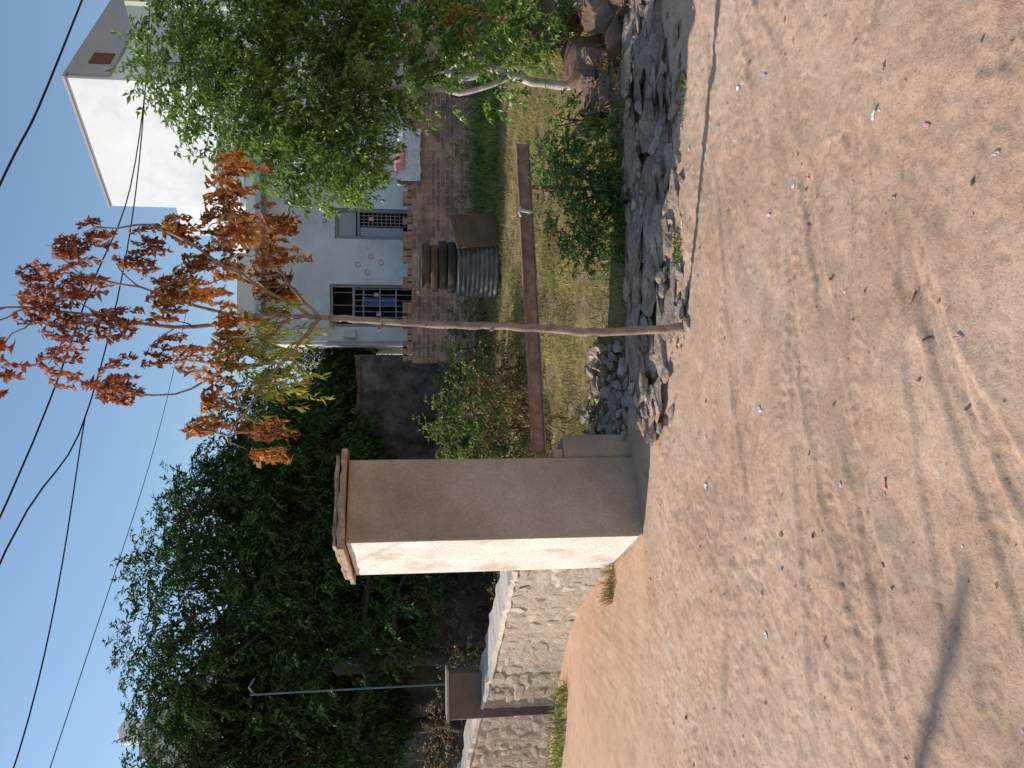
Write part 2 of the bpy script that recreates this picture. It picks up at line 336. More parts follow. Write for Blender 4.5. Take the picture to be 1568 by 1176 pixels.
# ---------------------------------------------------------------- stone wall
sw=empty('stone_wall')
mortar=mottled('wall_mortar',[(.38,.30,.225),(.52,.42,.33)],5,.95,.9,18,dist=.035,fine=30)
topm=mottled('wall_top',[(.50,.42,.34),(.64,.56,.47)],3,.95,.5,30,fine=30)
pts=[(-1.53,6.26,.78),(-3.0,8.25,.76),(-4.7,9.3,.98),(-7,10.6,1.1),(-14,14,1.3)]
NW=90
P=wobble(pts,NW,.006,4); G=Geo(); T=Geo(); stones=[]
V=[];VT=[]
for i,p in enumerate(P):
    p=Vector(p); d=(Vector(P[min(i+2,NW-1)])-Vector(P[max(i-2,0)])); d.z=0; d.normalize(); n=Vector((-d.y,d.x,0))
    if n.y>0: n=-n
    V+= [p+n*.012-Vector((0,0,p.z+.15)), p+n*.004, p-n*.42, p-n*.42-Vector((0,0,p.z+.15))]
    j=rng.normal(0,.006)
    VT+=[p+n*(.02+j)+Vector((0,0,.003)), p+n*(.01+j)+Vector((0,0,.045+rng.normal(0,.006))), p-n*.42+Vector((0,0,.05+rng.normal(0,.012))), p-n*.44+Vector((0,0,.003))]
    if i<66 and i%2==0:
        zz=rng.uniform(-.05,0)
        while zz<p.z-.04:
            hgt=rng.uniform(.08,.24); s=rng.uniform(.06,.15); off=d*rng.uniform(-.08,.08)
            stones.append((p.x+off.x,p.y+off.y,min(zz+hgt/2,p.z-.07),s,rng.uniform(.014,.024),hgt*.48,math.atan2(d.y,d.x)+rng.normal(0,.02)))
            zz+=hgt*1.0
for A,VV in ((G,V),(T,VT)):
    F=[(4*i+k,4*i+(k+1)%4,4*i+4+(k+1)%4,4*i+4+k) for i in range(NW-1) for k in range(4)]; F+=[(0,1,2,3)]
    A.add(VV,F)
G.obj('core',mortar,sw); T.obj('coping',topm,sw)
rocks('face_stones',stones,mottled('wall_stone',[(.34,.27,.2),(.47,.39,.31),(.58,.52,.44)],3.3,.9,.6,25,island=isl,fine=30),sw,base=ICO2,cut=(.5,.85),tilt=.02,planes=12,rough=.008)
post=empty('gate_post')
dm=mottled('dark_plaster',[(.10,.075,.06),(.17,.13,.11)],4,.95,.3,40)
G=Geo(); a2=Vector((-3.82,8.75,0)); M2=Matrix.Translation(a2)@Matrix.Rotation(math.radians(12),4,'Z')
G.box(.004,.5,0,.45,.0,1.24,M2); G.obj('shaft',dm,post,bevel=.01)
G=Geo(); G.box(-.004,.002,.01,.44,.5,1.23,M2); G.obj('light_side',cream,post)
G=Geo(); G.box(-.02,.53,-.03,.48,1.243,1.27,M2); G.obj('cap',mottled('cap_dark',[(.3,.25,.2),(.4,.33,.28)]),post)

# ---------------------------------------------------------------- houses
def wallop(G,x0,x1,z0,z1,y0,y1,ops):
    cx=x0
    for (a_,b_,c_,d_) in sorted(ops):
        G.box(cx,a_,y0,y1,z0,z1)
        if d_<z1: G.box(a_,b_,y0,y1,d_,z1)
        if c_>z0: G.box(a_,b_,y0,y1,z0,c_)
        cx=b_
    G.box(cx,x1,y0,y1,z0,z1)
house=empty('plastered_house')
hw=mottled('house_paint',[(.58,.61,.63),(.69,.72,.73)],1.5,.9,.15,30,dirt_or_shade=(.48,.5,.49),dscale=.8)
dk=mottled('interior_dark',[(.02,.02,.022),(.035,.033,.03)],3)
frm=mottled('door_frame',[(.2,.21,.22),(.28,.29,.3)],6,.5,0)
G=Geo(); wallop(G,.8,8.5,.3,4.65,16,16.25,[(1.17,2.04,1.3,3.38),(2.97,3.6,1.3,3.28)])
G.box(.8,1.05,16.252,21,.3,4.65); G.box(8.25,8.5,16.252,21,.3,4.65); G.box(1.052,8.248,20.8,21,.3,4.65); G.obj('walls',hw,house)
G=Geo(); G.box(.55,8.7,15.55,21.2,4.652,4.77); G.obj('roof_slab',mottled('slab_blue',[(.3,.42,.52),(.42,.54,.62)],3),house,bevel=.01)
G=Geo(); G.box(.7,2.6,15.75,15.9,4.773,5.15); G.box(2.6,8.5,15.75,15.9,4.773,4.98); G.obj('parapet',mottled('parapet_cream',[(.62,.58,.48),(.72,.68,.58)],2),house)
G=Geo(); G.box(1.2,2.0,16.6,16.65,1.3,3.4); G.box(2.95,3.65,16.6,16.65,1.3,3.4); G.obj('door_recess',dk,house)
G=Geo()
for x0,x1,zt in ((1.17,2.04,3.38),(2.97,3.6,3.28)):
    zz=zt-.45 
    G.box(x0+.002,x0+.06,16.03,16.1,1.302,zt-.002);G.box(x1-.06,x1-.002,16.03,16.1,1.302,zt-.002);G.box(x0+.062,x1-.062,16.03,16.1,zt-.06,zt-.002);G.box(x0+.062,x1-.062,16.03,16.1,zz-.05,zz)
G.obj('door_frames',frm,house)
G=Geo(); G.box(3.034,3.538,16.06,16.08,2.86,3.215); G.box(3.04,3.22,16.05,16.08,1.9,2.77); G.obj('door_panels',mottled('grey_panel',[(.3,.32,.33),(.36,.38,.4)],5),house)
G=Geo()
for k in range(7): x=1.26+k*.115; G.tube([(x,16.045,1.3),(x,16.045,2.88)],.01,5)
for k in range(4): G.box(1.235,1.975,16.03,16.042,1.7+k*.33,1.725+k*.33)
for k in range(5): 
    x=3.25+k*.07; G.tube([(x,16.045,1.3),(x,16.045,2.77)],.008,5)
for k in range(12): G.box(3.225,3.535,16.03,16.04,1.7+k*.09,1.712+k*.09)
for k in range(3): x=1.35+k*.26; G.box(x,x+.012,16.05,16.06,2.93,3.31)
G.obj('door_grilles',mottled('grille_paint',[(.22,.22,.24),(.35,.33,.34)],5,.5,0),house)
G=Geo(); G.box(1.62,1.8,16.15,16.17,2.05,2.75); G.obj('blue_curtain',mottled('curtain_blue',[(.05,.12,.3),(.1,.2,.42)],8),house)
G=Geo()
for cx,cz in ((2.45,2.82),(2.62,2.55),(2.3,2.62),(2.5,2.35)):
    V=[(cx+.05*math.cos(t*.5236),15.99,cz+.05*math.sin(t*.5236)) for t in range(13)]; G.tube(V,.008,4)
for cx,cz in ((1.4,2.35),(1.8,2.4),(3.35,2.5)): G.box(cx,cx+.07,16.0,16.02,cz,cz+.09)
G.obj('pink_decoration',mottled('pink',[(.7,.3,.32),(.75,.4,.4)]),house)
G=Geo(); G.box(3.3,3.42,15.93,15.998,3.45,3.53); G.tube([(3.36,15.93,3.5),(3.36,15.87,3.47),(3.36,15.84,3.40)],.03,8); G.obj('wall_lamp',mottled('lamp_white',[(.6,.6,.6),(.7,.7,.7)]),house)
G=Geo(); G.box(.95,1.1,15.9,15.998,2.85,3.1); G.tube([(.88,15.97,.5),(.88,15.97,4.6)],.02,6); G.obj('meter_box',mottled('box_grey',[(.5,.5,.48),(.6,.6,.58)]),house)
G=Geo()
for k in range(6): G.box(3.6+.08*k,6.2,16.9,17.2,4.95+k*.16,5.03+k*.16)
G.box(4.4,4.5,17.25,17.4,4.78,6.0); G.obj('roof_stairs',mottled('stair_white',[(.7,.7,.68),(.78,.78,.76)]),house)

wb=empty('white_building')
wm=mottled('white_wall',[(.74,.74,.72),(.82,.82,.80)],.8,.9,.15,20,dirt_or_shade=(.66,.66,.62),dscale=.7)
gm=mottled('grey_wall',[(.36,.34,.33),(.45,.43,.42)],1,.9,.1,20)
A=Vector((6.75,18,0)); lf=Vector((-2.25,2.5,0)); rt=Vector((.743,.669,0))
def wl(u,v): 
    pp=A+lf.normalized()*u+rt*v; return (pp.x,pp.y)
G=Geo(); G.prism([wl(0,0),wl(3.36,0),wl(3.36,7),wl(0,7)][::-1],0,9.3); G.obj('tower',wm,wb)
G=Geo(); G.prism([wl(3.365,.1),wl(4.3,.1),wl(4.3,7),wl(3.365,7)][::-1],0,7.75); G.prism([wl(4.303,.2),wl(5.6,.2),wl(5.6,7),wl(4.303,7)][::-1],0,6.6); G.obj('stepped_wing',wm,wb)
G=Geo(); G.prism([wl(-.06,-.04),wl(3.4,-.04),wl(3.4,7.08),wl(-.06,7.08)][::-1],9.303,9.36); G.obj('roof_edge',gm,wb)
G=Geo(); G.prism([wl(-.08,.12),wl(-.003,.12),wl(-.003,6.9),wl(-.08,6.9)][::-1],8.4,9.29); G.obj('painted_shade_panel',gm,wb)  # grey sheet over the white wall, the face's shade put into its colour
G=Geo(); G.prism([wl(-1.4,.8),wl(-.083,.8),wl(-.083,6.9),wl(-1.4,6.9)][::-1],0,7.9); G.obj('green_wing',mottled('pale_green',[(.5,.56,.44),(.6,.65,.52)],1),wb)
G=Geo(); G.prism([wl(-.1,.55),wl(-.081,.55),wl(-.081,1.05),wl(-.1,1.05)][::-1],8.5,8.95); G.obj('window_shutter',mottled('shutter',[(.16,.06,.04),(.2,.08,.05)]),wb)
G=Geo()
for k in range(3): G.prism([wl(.8+k*.9,-.07),wl(.92+k*.9,-.07),wl(.92+k*.9,-.003),wl(.8+k*.9,-.003)][::-1],6.2,6.3)
G.obj('drain_spouts',gm,wb)
fb=empty('distant_building')
G=Geo(); G.box(-17,-11.6,26,34,0,10.0); G.obj('walls',mottled('pale_wall',[(.5,.52,.53),(.6,.62,.62)],1),fb)
G=Geo(); G.box(-17.2,-11.4,25.8,34,10.003,10.2); G.box(-13,-11.9,28,30,10.203,11.2); G.obj('roof',gm,fb)
G=Geo(); G.lathe([(0,11.2),(.4,11.2),(.42,11.6),(.4,12.0),(.15,12.15),(0,12.15)],-12.4,28.8,16); G.obj('water_tank',mottled('tankw',[(.7,.7,.7),(.8,.8,.8)]),fb)
G=Geo()
for k in range(4): G.box(-16.5+k*1.2,-15.8+k*1.2,25.95,25.998,8,9)
G.obj('windows',dk,fb)
cw=empty('compound_wall')
G=Geo(); G.box(-16,.6,15.9,16.15,0,2.75); G.obj('wall',mottled('dappled_shade_plaster',[(.07,.06,.05),(.15,.13,.115),(.26,.235,.21)],2.2,.95,.5,20,dirt_or_shade=(.06,.055,.045),dscale=1.8,fine=12,pos=[.35,.5,.68]),cw)  # dark mottling paints the tree shade and dapple into the wall colour
G=Geo(); x=-16
while x<.6:
    w_=rng.uniform(.2,.3); G.box(x,min(x+w_-.008,.6),15.88,16.16,2.752,2.80+rng.uniform(0,.07)); x+=w_
G.obj('coping_bricks',mottled('coping_dark',[(.12,.09,.075),(.22,.17,.14)],5),cw)

# brick wall
m,nt,b=nodes('brick')
tc=nt.nodes.new('ShaderNodeTexCoord').outputs['Object']
mp=nt.nodes.new('ShaderNodeMapping'); mp.inputs['Rotation'].default_value=(math.radians(90),0,0); nt.links.new(tc,mp.inputs[0])
bt=nt.nodes.new('ShaderNodeTexBrick'); nt.links.new(mp.outputs[0],bt.inputs['Vector'])
bt.inputs['Scale'].default_value=1; bt.inputs['Brick Width'].default_value=.23; bt.inputs['Row Height'].default_value=.085; bt.inputs['Mortar Size'].default_value=.012
bt.inputs['Color1'].default_value=(.55,.29,.19,1); bt.inputs['Color2'].default_value=(.30,.15,.11,1); bt.inputs['Mortar'].default_value=(.42,.36,.3,1)
n6=noise(nt,2.5,7,.7,tc); r6=ramp(nt,[(.55,.55,.55),(1.4,1.3,1.2)],[.35,.65]); nt.links.new(n6.outputs['Fac'],r6.inputs[0])
nt.links.new(mixc(nt,1.0,bt.outputs[0],r6.outputs[0],'MULTIPLY'),b.inputs['Base Color']); b.inputs['Roughness'].default_value=.95
bp=nt.nodes.new('ShaderNodeBump'); bp.invert=True; bp.inputs['Strength'].default_value=.9; bp.inputs['Distance'].default_value=.025; nt.links.new(bt.outputs['Fac'],bp.inputs['Height']); nt.links.new(bp.outputs[0],b.inputs['Normal'])
bw=empty('brick_wall')
G=Geo(); G.box(.38,9,14,14.22,.2,1.70); G.obj('courses',m,bw)
G=Geo(); x=.38
loose=mottled('loose_brick',[(.3,.13,.08),(.46,.24,.16),(.55,.38,.28)],2.5,.95,.4,30,island=isl)
while x<9:
    if rng.random()<.9:
        M=Matrix.Translation((x+.1,14.1+rng.normal(0,.015),1.745))@Matrix.Rotation(rng.normal(0,.08),4,'Z')@Matrix.Rotation(rng.normal(0,.03),4,'Y'); G.box(-.052,.052,-.11,.11,-.04,.04,M)
        if rng.random()<.65:
            M=Matrix.Translation((x+.1,14.1+rng.normal(0,.02),1.832))@Matrix.Rotation(rng.normal(0,.15),4,'Z'); G.box(-.052,.052,-.11,.11,-.04,.04,M)
    x+=.118
G.obj('top_bricks',loose,bw,bevel=.004)
def cloth(name,x0,x1,mat,parent=None,z=1.9,dr=.35):
    G=Geo(); V=[];n=18
    prof=[(14.27,-dr*.5),(14.24,0.02),(14.1,.06),(13.96,.02),(13.93,-dr*.5),(13.9,-dr)]
    for i in range(n):
        x=x0+(x1-x0)*i/(n-1)
        for (y,dz) in prof: V.append((x+rng.normal(0,.008),y-.03*math.sin(i*1.3)*(1 if dz<0 else 0),z+dz+rng.normal(0,.01)))
    G.add(V,[(i*6+k,i*6+k+1,i*6+7+k,i*6+6+k) for i in range(n-1) for k in range(5)]); return G.obj(name,mat,parent,smooth=True)
cloth('white_cloth',3.65,4.6,mottled('cloth_pat',[(.5,.47,.47),(.78,.76,.75)],22,.9,0))
cloth('pink_cloth',3.85,4.3,mottled('cloth_pink',[(.75,.25,.22),(.85,.38,.34)],6,.9,0),z=1.96,dr=.12)
# ribbed drum with stacked basins
dr=empty('ribbed_water_drum')
cx,cy=1.72,11.5; bz=H(1.72,11.5)
prof=[(0,bz),(.38,bz)]
for k in range(8): z=bz+.02+k*.068; prof+=[(.41,z),(.425,z+.02),(.40,z+.045),(.385,z+.055)]
prof+=[(.43,bz+.57),(.44,bz+.6),(.40,bz+.61),(.37,bz+.59),(0,bz+.585)]
G=Geo(); G.lathe(prof,cx,cy,40); G.obj('drum',mottled('galvanised',[(.10,.105,.11),(.22,.23,.23)],5,.45,.1,30,spec=.5,dirt_or_shade=(.08,.07,.06),dscale=4),dr,smooth=True)
G=Geo()
for k,(r,z,ox) in enumerate([(.38,.62,.02),(.36,.75,.05)]):
    G.lathe([(0,bz+z),(r*.86,bz+z),(r,bz+z+.02),(r,bz+z+.10),(r*.96,bz+z+.125),(r*.8,bz+z+.11),(0,bz+z+.1)],cx+ox,cy,28)
G.obj('dark_basins',mottled('dark_clay',[(.035,.03,.028),(.075,.065,.06)],5,.9,.3,40),dr,smooth=True)
G=Geo()
for k,(r,z,ox) in enumerate([(.35,.88,.0),(.34,1.0,.04)]):
    G.lathe([(0,bz+z),(r*.86,bz+z),(r,bz+z+.02),(r,bz+z+.09),(r*.96,bz+z+.115),(r*.8,bz+z+.11),(0,bz+z+.1)],cx+ox,cy,28)
G.obj('brown_basins',mottled('brown_clay',[(.09,.06,.045),(.16,.105,.08)],5,.9,.3,40),dr,smooth=True)
G=Geo(); M=Matrix.Translation((cx+.0,cy,bz+1.15))@Matrix.Rotation(.06,4,'Y'); G.box(-.38,.34,-.3,.3,-.01,.02,M); G.obj('lid_board',mottled('lid',[(.2,.16,.12),(.3,.24,.18)]),dr)
G=Geo(); M=Matrix.Translation((2.24,11.2,H(2.24,11.2)+.34))@Matrix.Rotation(-.12,4,'Y')@Matrix.Rotation(.3,4,'X')@Matrix.Rotation(.3,4,'Z'); G.box(-.27,.27,-.012,.012,-.36,.36,M)
G.box(-.27,.27,-.03,-.0125,-.3,-.24,M);G.box(-.27,.27,-.03,-.0125,.24,.3,M); G.obj('leaning_board',mottled('board',[(.12,.08,.06),(.2,.14,.11)],4,.9,.3,40),None,bevel=.003)

# ---------------------------------------------------------------- trees
bark=mottled('bark_brown',[(.15,.11,.085),(.28,.2,.16),(.38,.29,.23)],14,.95,.8,50,dist=.01)
barkw=mottled('bark_pale',[(.34,.28,.24),(.52,.46,.41),(.62,.56,.52)],9,.9,.6,40,fine=30)
barkd=mottled('bark_dark',[(.06,.05,.04),(.12,.09,.07)],9,.95,0,40)

# dry young tree
T=empty('dry_leaf_tree'); G=Geo()
G.tube(wobble([(.345,4.46,-.1),(.31,4.46,.5),(.335,4.46,1.0),(.345,4.47,1.5),(.375,4.46,2.1)],40,.0025,3),list(np.linspace(.027,.018,40)+rng.normal(0,.0012,40)),10)
main=wobble([(.375,4.46,2.1),(.38,4.46,2.5),(.31,4.45,2.9),(.38,4.46,3.35),(.42,4.5,3.75),(.40,4.5,4.05)],20,.006,5)
G.tube(main,list(np.linspace(.016,.005,20)),7)
for z,dx in ((.35,-.05),(.8,.05),(1.15,-.04),(1.55,.05),(1.8,-.05)): G.tube([(.335,4.46,z),(.335+dx*.6,4.45,z+.03)],[.012,.006],6)
mn=np.array(main)
limbs=[mn]
for k,pp in enumerate([[(.38,4.46,2.2),(.62,4.4,2.6),(.85,4.4,3.0),(.85,4.4,3.35)],[(.375,4.46,2.3),(.15,4.55,2.6),(-.05,4.6,2.95),(-.05,4.6,3.4)],[(.36,4.46,2.6),(.5,4.65,3.0),(.62,4.7,3.5),(.6,4.7,3.8)],
                      [(.375,4.46,2.15),(.15,4.3,2.3),(-.1,4.3,2.5),(-.28,4.3,2.62)],[(.375,4.46,2.15),(.6,4.55,2.35),(.85,4.55,2.5),(1.05,4.6,2.72)]]):
    pl_=wobble(pp,14,.008,40+k); G.tube(pl_,list(np.linspace(.011,.004,14)),6); limbs.append(np.array(pl_))
LM=np.concatenate(limbs)
cl=[(.82,3.39),(.42,3.66),(.39,3.9),(.05,3.72),(.62,3.56),(.86,3.15),(.89,2.94),(1.07,2.72),(1.14,2.62),(.57,3.04),(-.04,3.34),(0,3.18),(.32,3.22),(.68,2.9),(.9,2.75),
    (.71,2.68),(.95,2.42),(.6,2.52),(.1,2.84),(.14,2.66),(.71,2.4),(.53,2.42),(-.22,2.79),(-.22,2.5),(-.36,2.46),(-.08,2.66),(.32,3.5),(.17,3.04),(.75,3.25),(.5,3.3),(.2,3.85),(.6,3.8),(.48,2.75),(.3,2.65),(.8,2.55),(.45,2.95),(.1,3.45),(.75,3.55)]
ylw=[(-.04,2.4),(.17,2.48),(.03,2.35),(.4,2.52),(.1,2.45),(.22,2.4)]
def tip(x,z,sd):
    r=np.random.default_rng(sd); y=4.46+r.uniform(-.32,.32); t=np.array([x,y,z+.06])
    dd=np.linalg.norm(LM-t+np.array([0,0,.15]),axis=1); s=LM[np.argmin(dd)]
    mid=(s+t)/2+np.array([0,0,.05])
    G.tube(wobble([tuple(s),tuple(mid),tuple(t)],8,.005,sd),list(np.linspace(.005,.002,8)),5); return t
tips=[tip(x,z,i) for i,(x,z) in enumerate(cl)]; ty=[tip(x,z,90+i) for i,(x,z) in enumerate(ylw)]
G.obj('trunk_and_branches',bark,T,smooth=True)
def foliage_at(tips,n,sp,name,mat,K,ln,ll,lw,grav,hang,parent,stemmat=None,**kw):
    O=[];D=[]
    for t in tips:
        k=int(n*rng.uniform(.6,1.4)); O.append(t+rng.normal(0,sp,(k,3))); D.append(nrm(rng.normal(0,1,(k,3))*np.array([1,1,.4])+np.array([0,0,.1])))
    O=np.concatenate(O);D=np.concatenate(D); V,F,R=sprays(O,D,ln*rng.uniform(.6,1.25,len(O)),K,ll,lw,grav=grav,hang=hang,**kw)
    npmesh(name,V,F,mat,parent)
    if stemmat: v,f=stems(R,.0014); npmesh(name+'_stems',v,f,stemmat,parent)
dry=leafmat('dry_leaves',[(.16,.055,.02),(.38,.13,.035),(.54,.22,.06),(.64,.31,.09),(.68,.38,.13)],.4,.6)
dryhi=leafmat('dry_leaves_red',[(.15,.04,.025),(.29,.08,.04),(.42,.14,.06),(.54,.23,.1)],.38,.6)
lo=[t for t in tips if t[2]<3.1]; hi=[t for t in tips if t[2]>=3.1]
foliage_at(lo,11,.035,'lower_foliage',dry,9,.17,.042,.018,.8,1.0,T,barkd,curl=.8,fold=.4,spread=.6)
foliage_at(hi,10,.035,'upper_foliage',dryhi,9,.17,.040,.017,.65,.85,T,barkd,curl=.8,fold=.4,spread=.6)
foliage_at(ty,8,.07,'yellow_foliage',leafmat('yellow_leaves',[(.15,.2,.02),(.36,.36,.05),(.5,.45,.08),(.2,.26,.03)],.45),8,.22,.065,.017,.5,.5,T,barkd)

# green roadside tree
T=empty('green_roadside_tree'); G=Geo()
G.tube(wobble([(2.58,6.5,-.1),(2.56,6.5,.35),(2.6,6.48,.75),(2.68,6.5,.98),(2.6,6.5,1.25),(2.75,6.55,1.6),(2.6,6.6,2.1),(2.7,6.7,2.7)],26,.01,8),list(np.linspace(.042,.018,26)),9)
G.tube(wobble([(2.62,6.48,.8),(2.45,6.45,1.2),(2.5,6.5,1.7),(2.3,6.5,2.3)],12,.012,9),list(np.linspace(.026,.012,12)),8)
G.tube(wobble([(2.66,6.5,.95),(2.85,6.6,1.2),(2.7,6.7,1.5),(3.1,6.8,2.3)],12,.012,10),list(np.linspace(.028,.012,12)),8)
bl=[(2.62,6.6,3.5,.42,.5,.33),(2.2,6.4,3.1,.42,.45,.33),(1.95,6.4,2.75,.36,.4,.32),(1.8,6.5,2.45,.33,.4,.3),(2.0,6.5,2.15,.42,.45,.25),(2.45,6.6,2.6,.5,.5,.45),(3.1,6.8,3.2,.55,.6,.5),
    (3.2,6.8,2.4,.6,.6,.5),(2.55,6.6,2.1,.45,.45,.25),(3.2,6.8,1.6,.45,.6,.4),(3.05,6.5,1.0,.38,.4,.4),(3.05,6.3,.6,.3,.35,.22),(2.38,6.35,1.35,.1,.15,.12),(3.6,7,2.5,.6,.6,.7),(2.9,6.5,1.4,.22,.25,.2),(1.75,6.4,2.1,.25,.3,.15),(2.45,6.4,.95,.12,.12,.1),(2.45,6.4,1.7,.25,.25,.15)]
for bx in bl[:9]: G.tube(wobble([(2.62,6.6,2.0),((2.62+bx[0])/2,6.6,(1.9+bx[2])/2),bx[:3]],7,.02,int(bx[0]*100)),list(np.linspace(.018,.005,7)),5)
G.obj('trunk_and_branches',barkw,T,smooth=True)
O,D=blobs(bl,1400); V,F,R=sprays(O,D,.19*rng.uniform(.6,1.3,len(O)),5,.07,.028,grav=.18,hang=.2)
npmesh('foliage',V,F,leafmat('green_leaves',[(.055,.12,.02),(.12,.22,.035),(.2,.33,.055),(.3,.44,.1)],.4,.35,spec=.5),T)
v,f=stems(R,.0018); npmesh('twigs',v,f,barkd,T)
O,D=blobs([(2.95,6.2,1.35,.2,.2,.15),(3.0,6.2,1.15,.15,.2,.15)],300); V,F,R=sprays(O,D,.16*np.ones(len(O)),4,.06,.025,grav=.4,hang=.5)
npmesh('withered_leaves',V,F,leafmat('withered',[(.3,.2,.05),(.4,.12,.05),(.35,.3,.08)]),T)

def bush(name,bl,dens,mat,ll=.05,lw=.022,ln=.14,K=4,grav=.2,foot=None):
    T=empty(name); O,D=blobs(bl,dens); V,F,R=sprays(O,D,ln*rng.uniform(.6,1.2,len(O)),K,ll,lw,grav=grav)
    npmesh('foliage',V,F,mat,T); v,f=stems(R,.002); npmesh('twigs',v,f,barkd,T); G=Geo()
    for b_ in bl:
        fx,fy=(foot or (b_[0],b_[1])); g=H(fx,fy)
        for k in range(2): G.tube(wobble([(fx+rng.normal(0,.03),fy+rng.normal(0,.03),g-.03),((fx+b_[0])/2,(fy+b_[1])/2,g+(b_[2]-g)*.5),(b_[0]+rng.normal(0,.05),b_[1],b_[2]+b_[5]*.5)],6,.01,k),list(np.linspace(.012,.004,6)),5)
    G.obj('stems',barkd,T)
gdark=leafmat('bush_leaves',[(.045,.1,.015),(.08,.17,.03),(.14,.25,.045),(.23,.33,.08)],.35)
bush('roadside_bush',[(1.35,5.6,.42,.33,.3,.25),(1.65,5.7,.32,.28,.3,.28),(1.15,5.5,.24,.24,.2,.2),(1.0,5.5,.4,.12,.15,.12),(1.7,5.8,.6,.14,.15,.1)],2400,gdark,foot=(1.45,5.7))
bush('roadside_bush',[(2.1,6.0,.45,.14,.15,.2),(2.15,6.05,.3,.15,.15,.15)],1300,gdark,foot=(2.1,6.0))
gmid=leafmat('shrub_leaves',[(.07,.12,.02),(.13,.21,.035),(.22,.30,.06),(.32,.33,.1)],.35)
gbr=leafmat('shrub_dry',[(.16,.09,.04),(.26,.14,.07),(.15,.17,.05),(.32,.2,.1)],.3)
bush('garden_shrub',[(-.6,10.2,.95,.45,.5,.45),(-.1,10.6,.85,.4,.5,.35),(-.95,9.8,.7,.4,.5,.45),(-.4,10,1.3,.25,.3,.2)],650,gmid,ll=.08,lw=.035,ln=.2)
bush('dry_shrub',[(-.25,9.2,.65,.4,.4,.35),(.2,9.6,.6,.35,.4,.3),(-.7,9.0,.5,.35,.3,.3)],600,gbr,ll=.07,lw=.03,ln=.2)
bush('garden_shrub',[(.6,12.3,.85,.4,.4,.35),(1.0,12.9,.75,.35,.4,.3),(.15,12.5,.9,.35,.4,.35)],550,gmid,ll=.08,lw=.03,ln=.2)
bush('garden_shrub',[(2.9,12.6,.65,.45,.4,.22),(3.4,12.8,.75,.45,.4,.28),(3.9,12.4,.7,.4,.4,.3),(4.5,12,.9,.5,.4,.5)],300,gmid,ll=.1,lw=.02,ln=.25)
bush('hedge_bush',[(-1.9,9.3,.5,.5,.4,.4),(-1.4,9.0,.4,.4,.4,.35),(-2.2,12.8,1.0,.9,.5,.6),(-3.6,12.9,1.0,.9,.5,.6)],400,gbr,ll=.07,lw=.025,ln=.2)
bush('hedge_bush',[(-5.2,11.4,1.0,.8,.5,.5),(-6.6,12,1.1,.9,.5,.6),(-4.4,11.4,.8,.5,.5,.4)],400,gbr,ll=.08,lw=.03,ln=.2)

# big dark trees
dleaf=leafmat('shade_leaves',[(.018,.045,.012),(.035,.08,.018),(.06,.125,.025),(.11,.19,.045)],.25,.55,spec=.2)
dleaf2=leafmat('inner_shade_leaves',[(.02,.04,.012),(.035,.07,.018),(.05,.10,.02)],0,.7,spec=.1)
def bigtree(name,x,y,bl,seed,dens=175,lf_=(.125,.04),K=7,mat=dleaf,tw=True):
    T=empty(name); G=Geo(); top=max(b_[2] for b_ in bl)
    G.tube(wobble([(x,y,-.1),(x+.1,y,1.5),(x-.05,y,3),(x+.1,y,top*.7)],16,.03,seed),list(np.linspace(.19,.07,16)),9)
    for i,b_ in enumerate(bl[::2]): G.tube(wobble([(x,y,1.8+.2*(i%6)),((x+b_[0])/2,(y+b_[1])/2,(2.6+b_[2])/2),b_[:3]],9,.05,seed+i),list(np.linspace(.07,.015,9)),6)
    G.obj('trunk_and_branches',barkd,T,smooth=True)
    O,D=blobs(bl,dens); V,F,R=sprays(O,D,.4*rng.uniform(.6,1.25,len(O)),K,lf_[0],lf_[1],grav=.2,hang=.2)
    npmesh('foliage',V,F,mat,T)
    if tw: v,f=stems(R[::2],.004); npmesh('twigs',v,f,barkd,T)
def crown(x,y,pts,n,seed,r=(.45,.8)):
    rr=np.random.default_rng(seed); out=[]
    for (cx,cz,rx,rz) in pts:
        for k in range(n):
            a=rr.uniform(0,6.28);q=rr.uniform(.1,1)**.5; out.append((cx+q*rx*math.cos(a),y+rr.uniform(-.9,.9),cz+q*rz*math.sin(a),rr.uniform(*r),rr.uniform(*r),rr.uniform(*r)*.8))
    return out
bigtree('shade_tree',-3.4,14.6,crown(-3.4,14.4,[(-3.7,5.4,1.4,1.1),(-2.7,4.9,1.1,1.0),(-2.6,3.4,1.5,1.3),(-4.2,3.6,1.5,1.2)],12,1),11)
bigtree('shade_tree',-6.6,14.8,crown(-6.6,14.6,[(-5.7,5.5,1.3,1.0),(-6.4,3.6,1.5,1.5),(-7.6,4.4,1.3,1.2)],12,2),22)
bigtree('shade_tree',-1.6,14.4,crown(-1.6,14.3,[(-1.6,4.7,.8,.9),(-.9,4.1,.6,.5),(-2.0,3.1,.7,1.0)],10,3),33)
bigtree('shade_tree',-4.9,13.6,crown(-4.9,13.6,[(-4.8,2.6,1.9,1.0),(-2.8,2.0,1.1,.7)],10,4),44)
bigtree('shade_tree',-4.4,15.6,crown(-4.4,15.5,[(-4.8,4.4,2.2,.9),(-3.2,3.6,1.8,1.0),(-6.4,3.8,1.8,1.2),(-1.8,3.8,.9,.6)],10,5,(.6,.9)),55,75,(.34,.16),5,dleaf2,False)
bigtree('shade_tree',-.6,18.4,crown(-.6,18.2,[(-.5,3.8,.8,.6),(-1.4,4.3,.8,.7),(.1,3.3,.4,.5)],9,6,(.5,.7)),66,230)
bigtree('shade_tree',-.9,19.6,crown(-.9,19.6,[(-.5,3.3,.9,.8),(-1.8,3.9,1.0,.8)],9,8,(.6,.8)),77,90,(.34,.16),5,dleaf2,False)

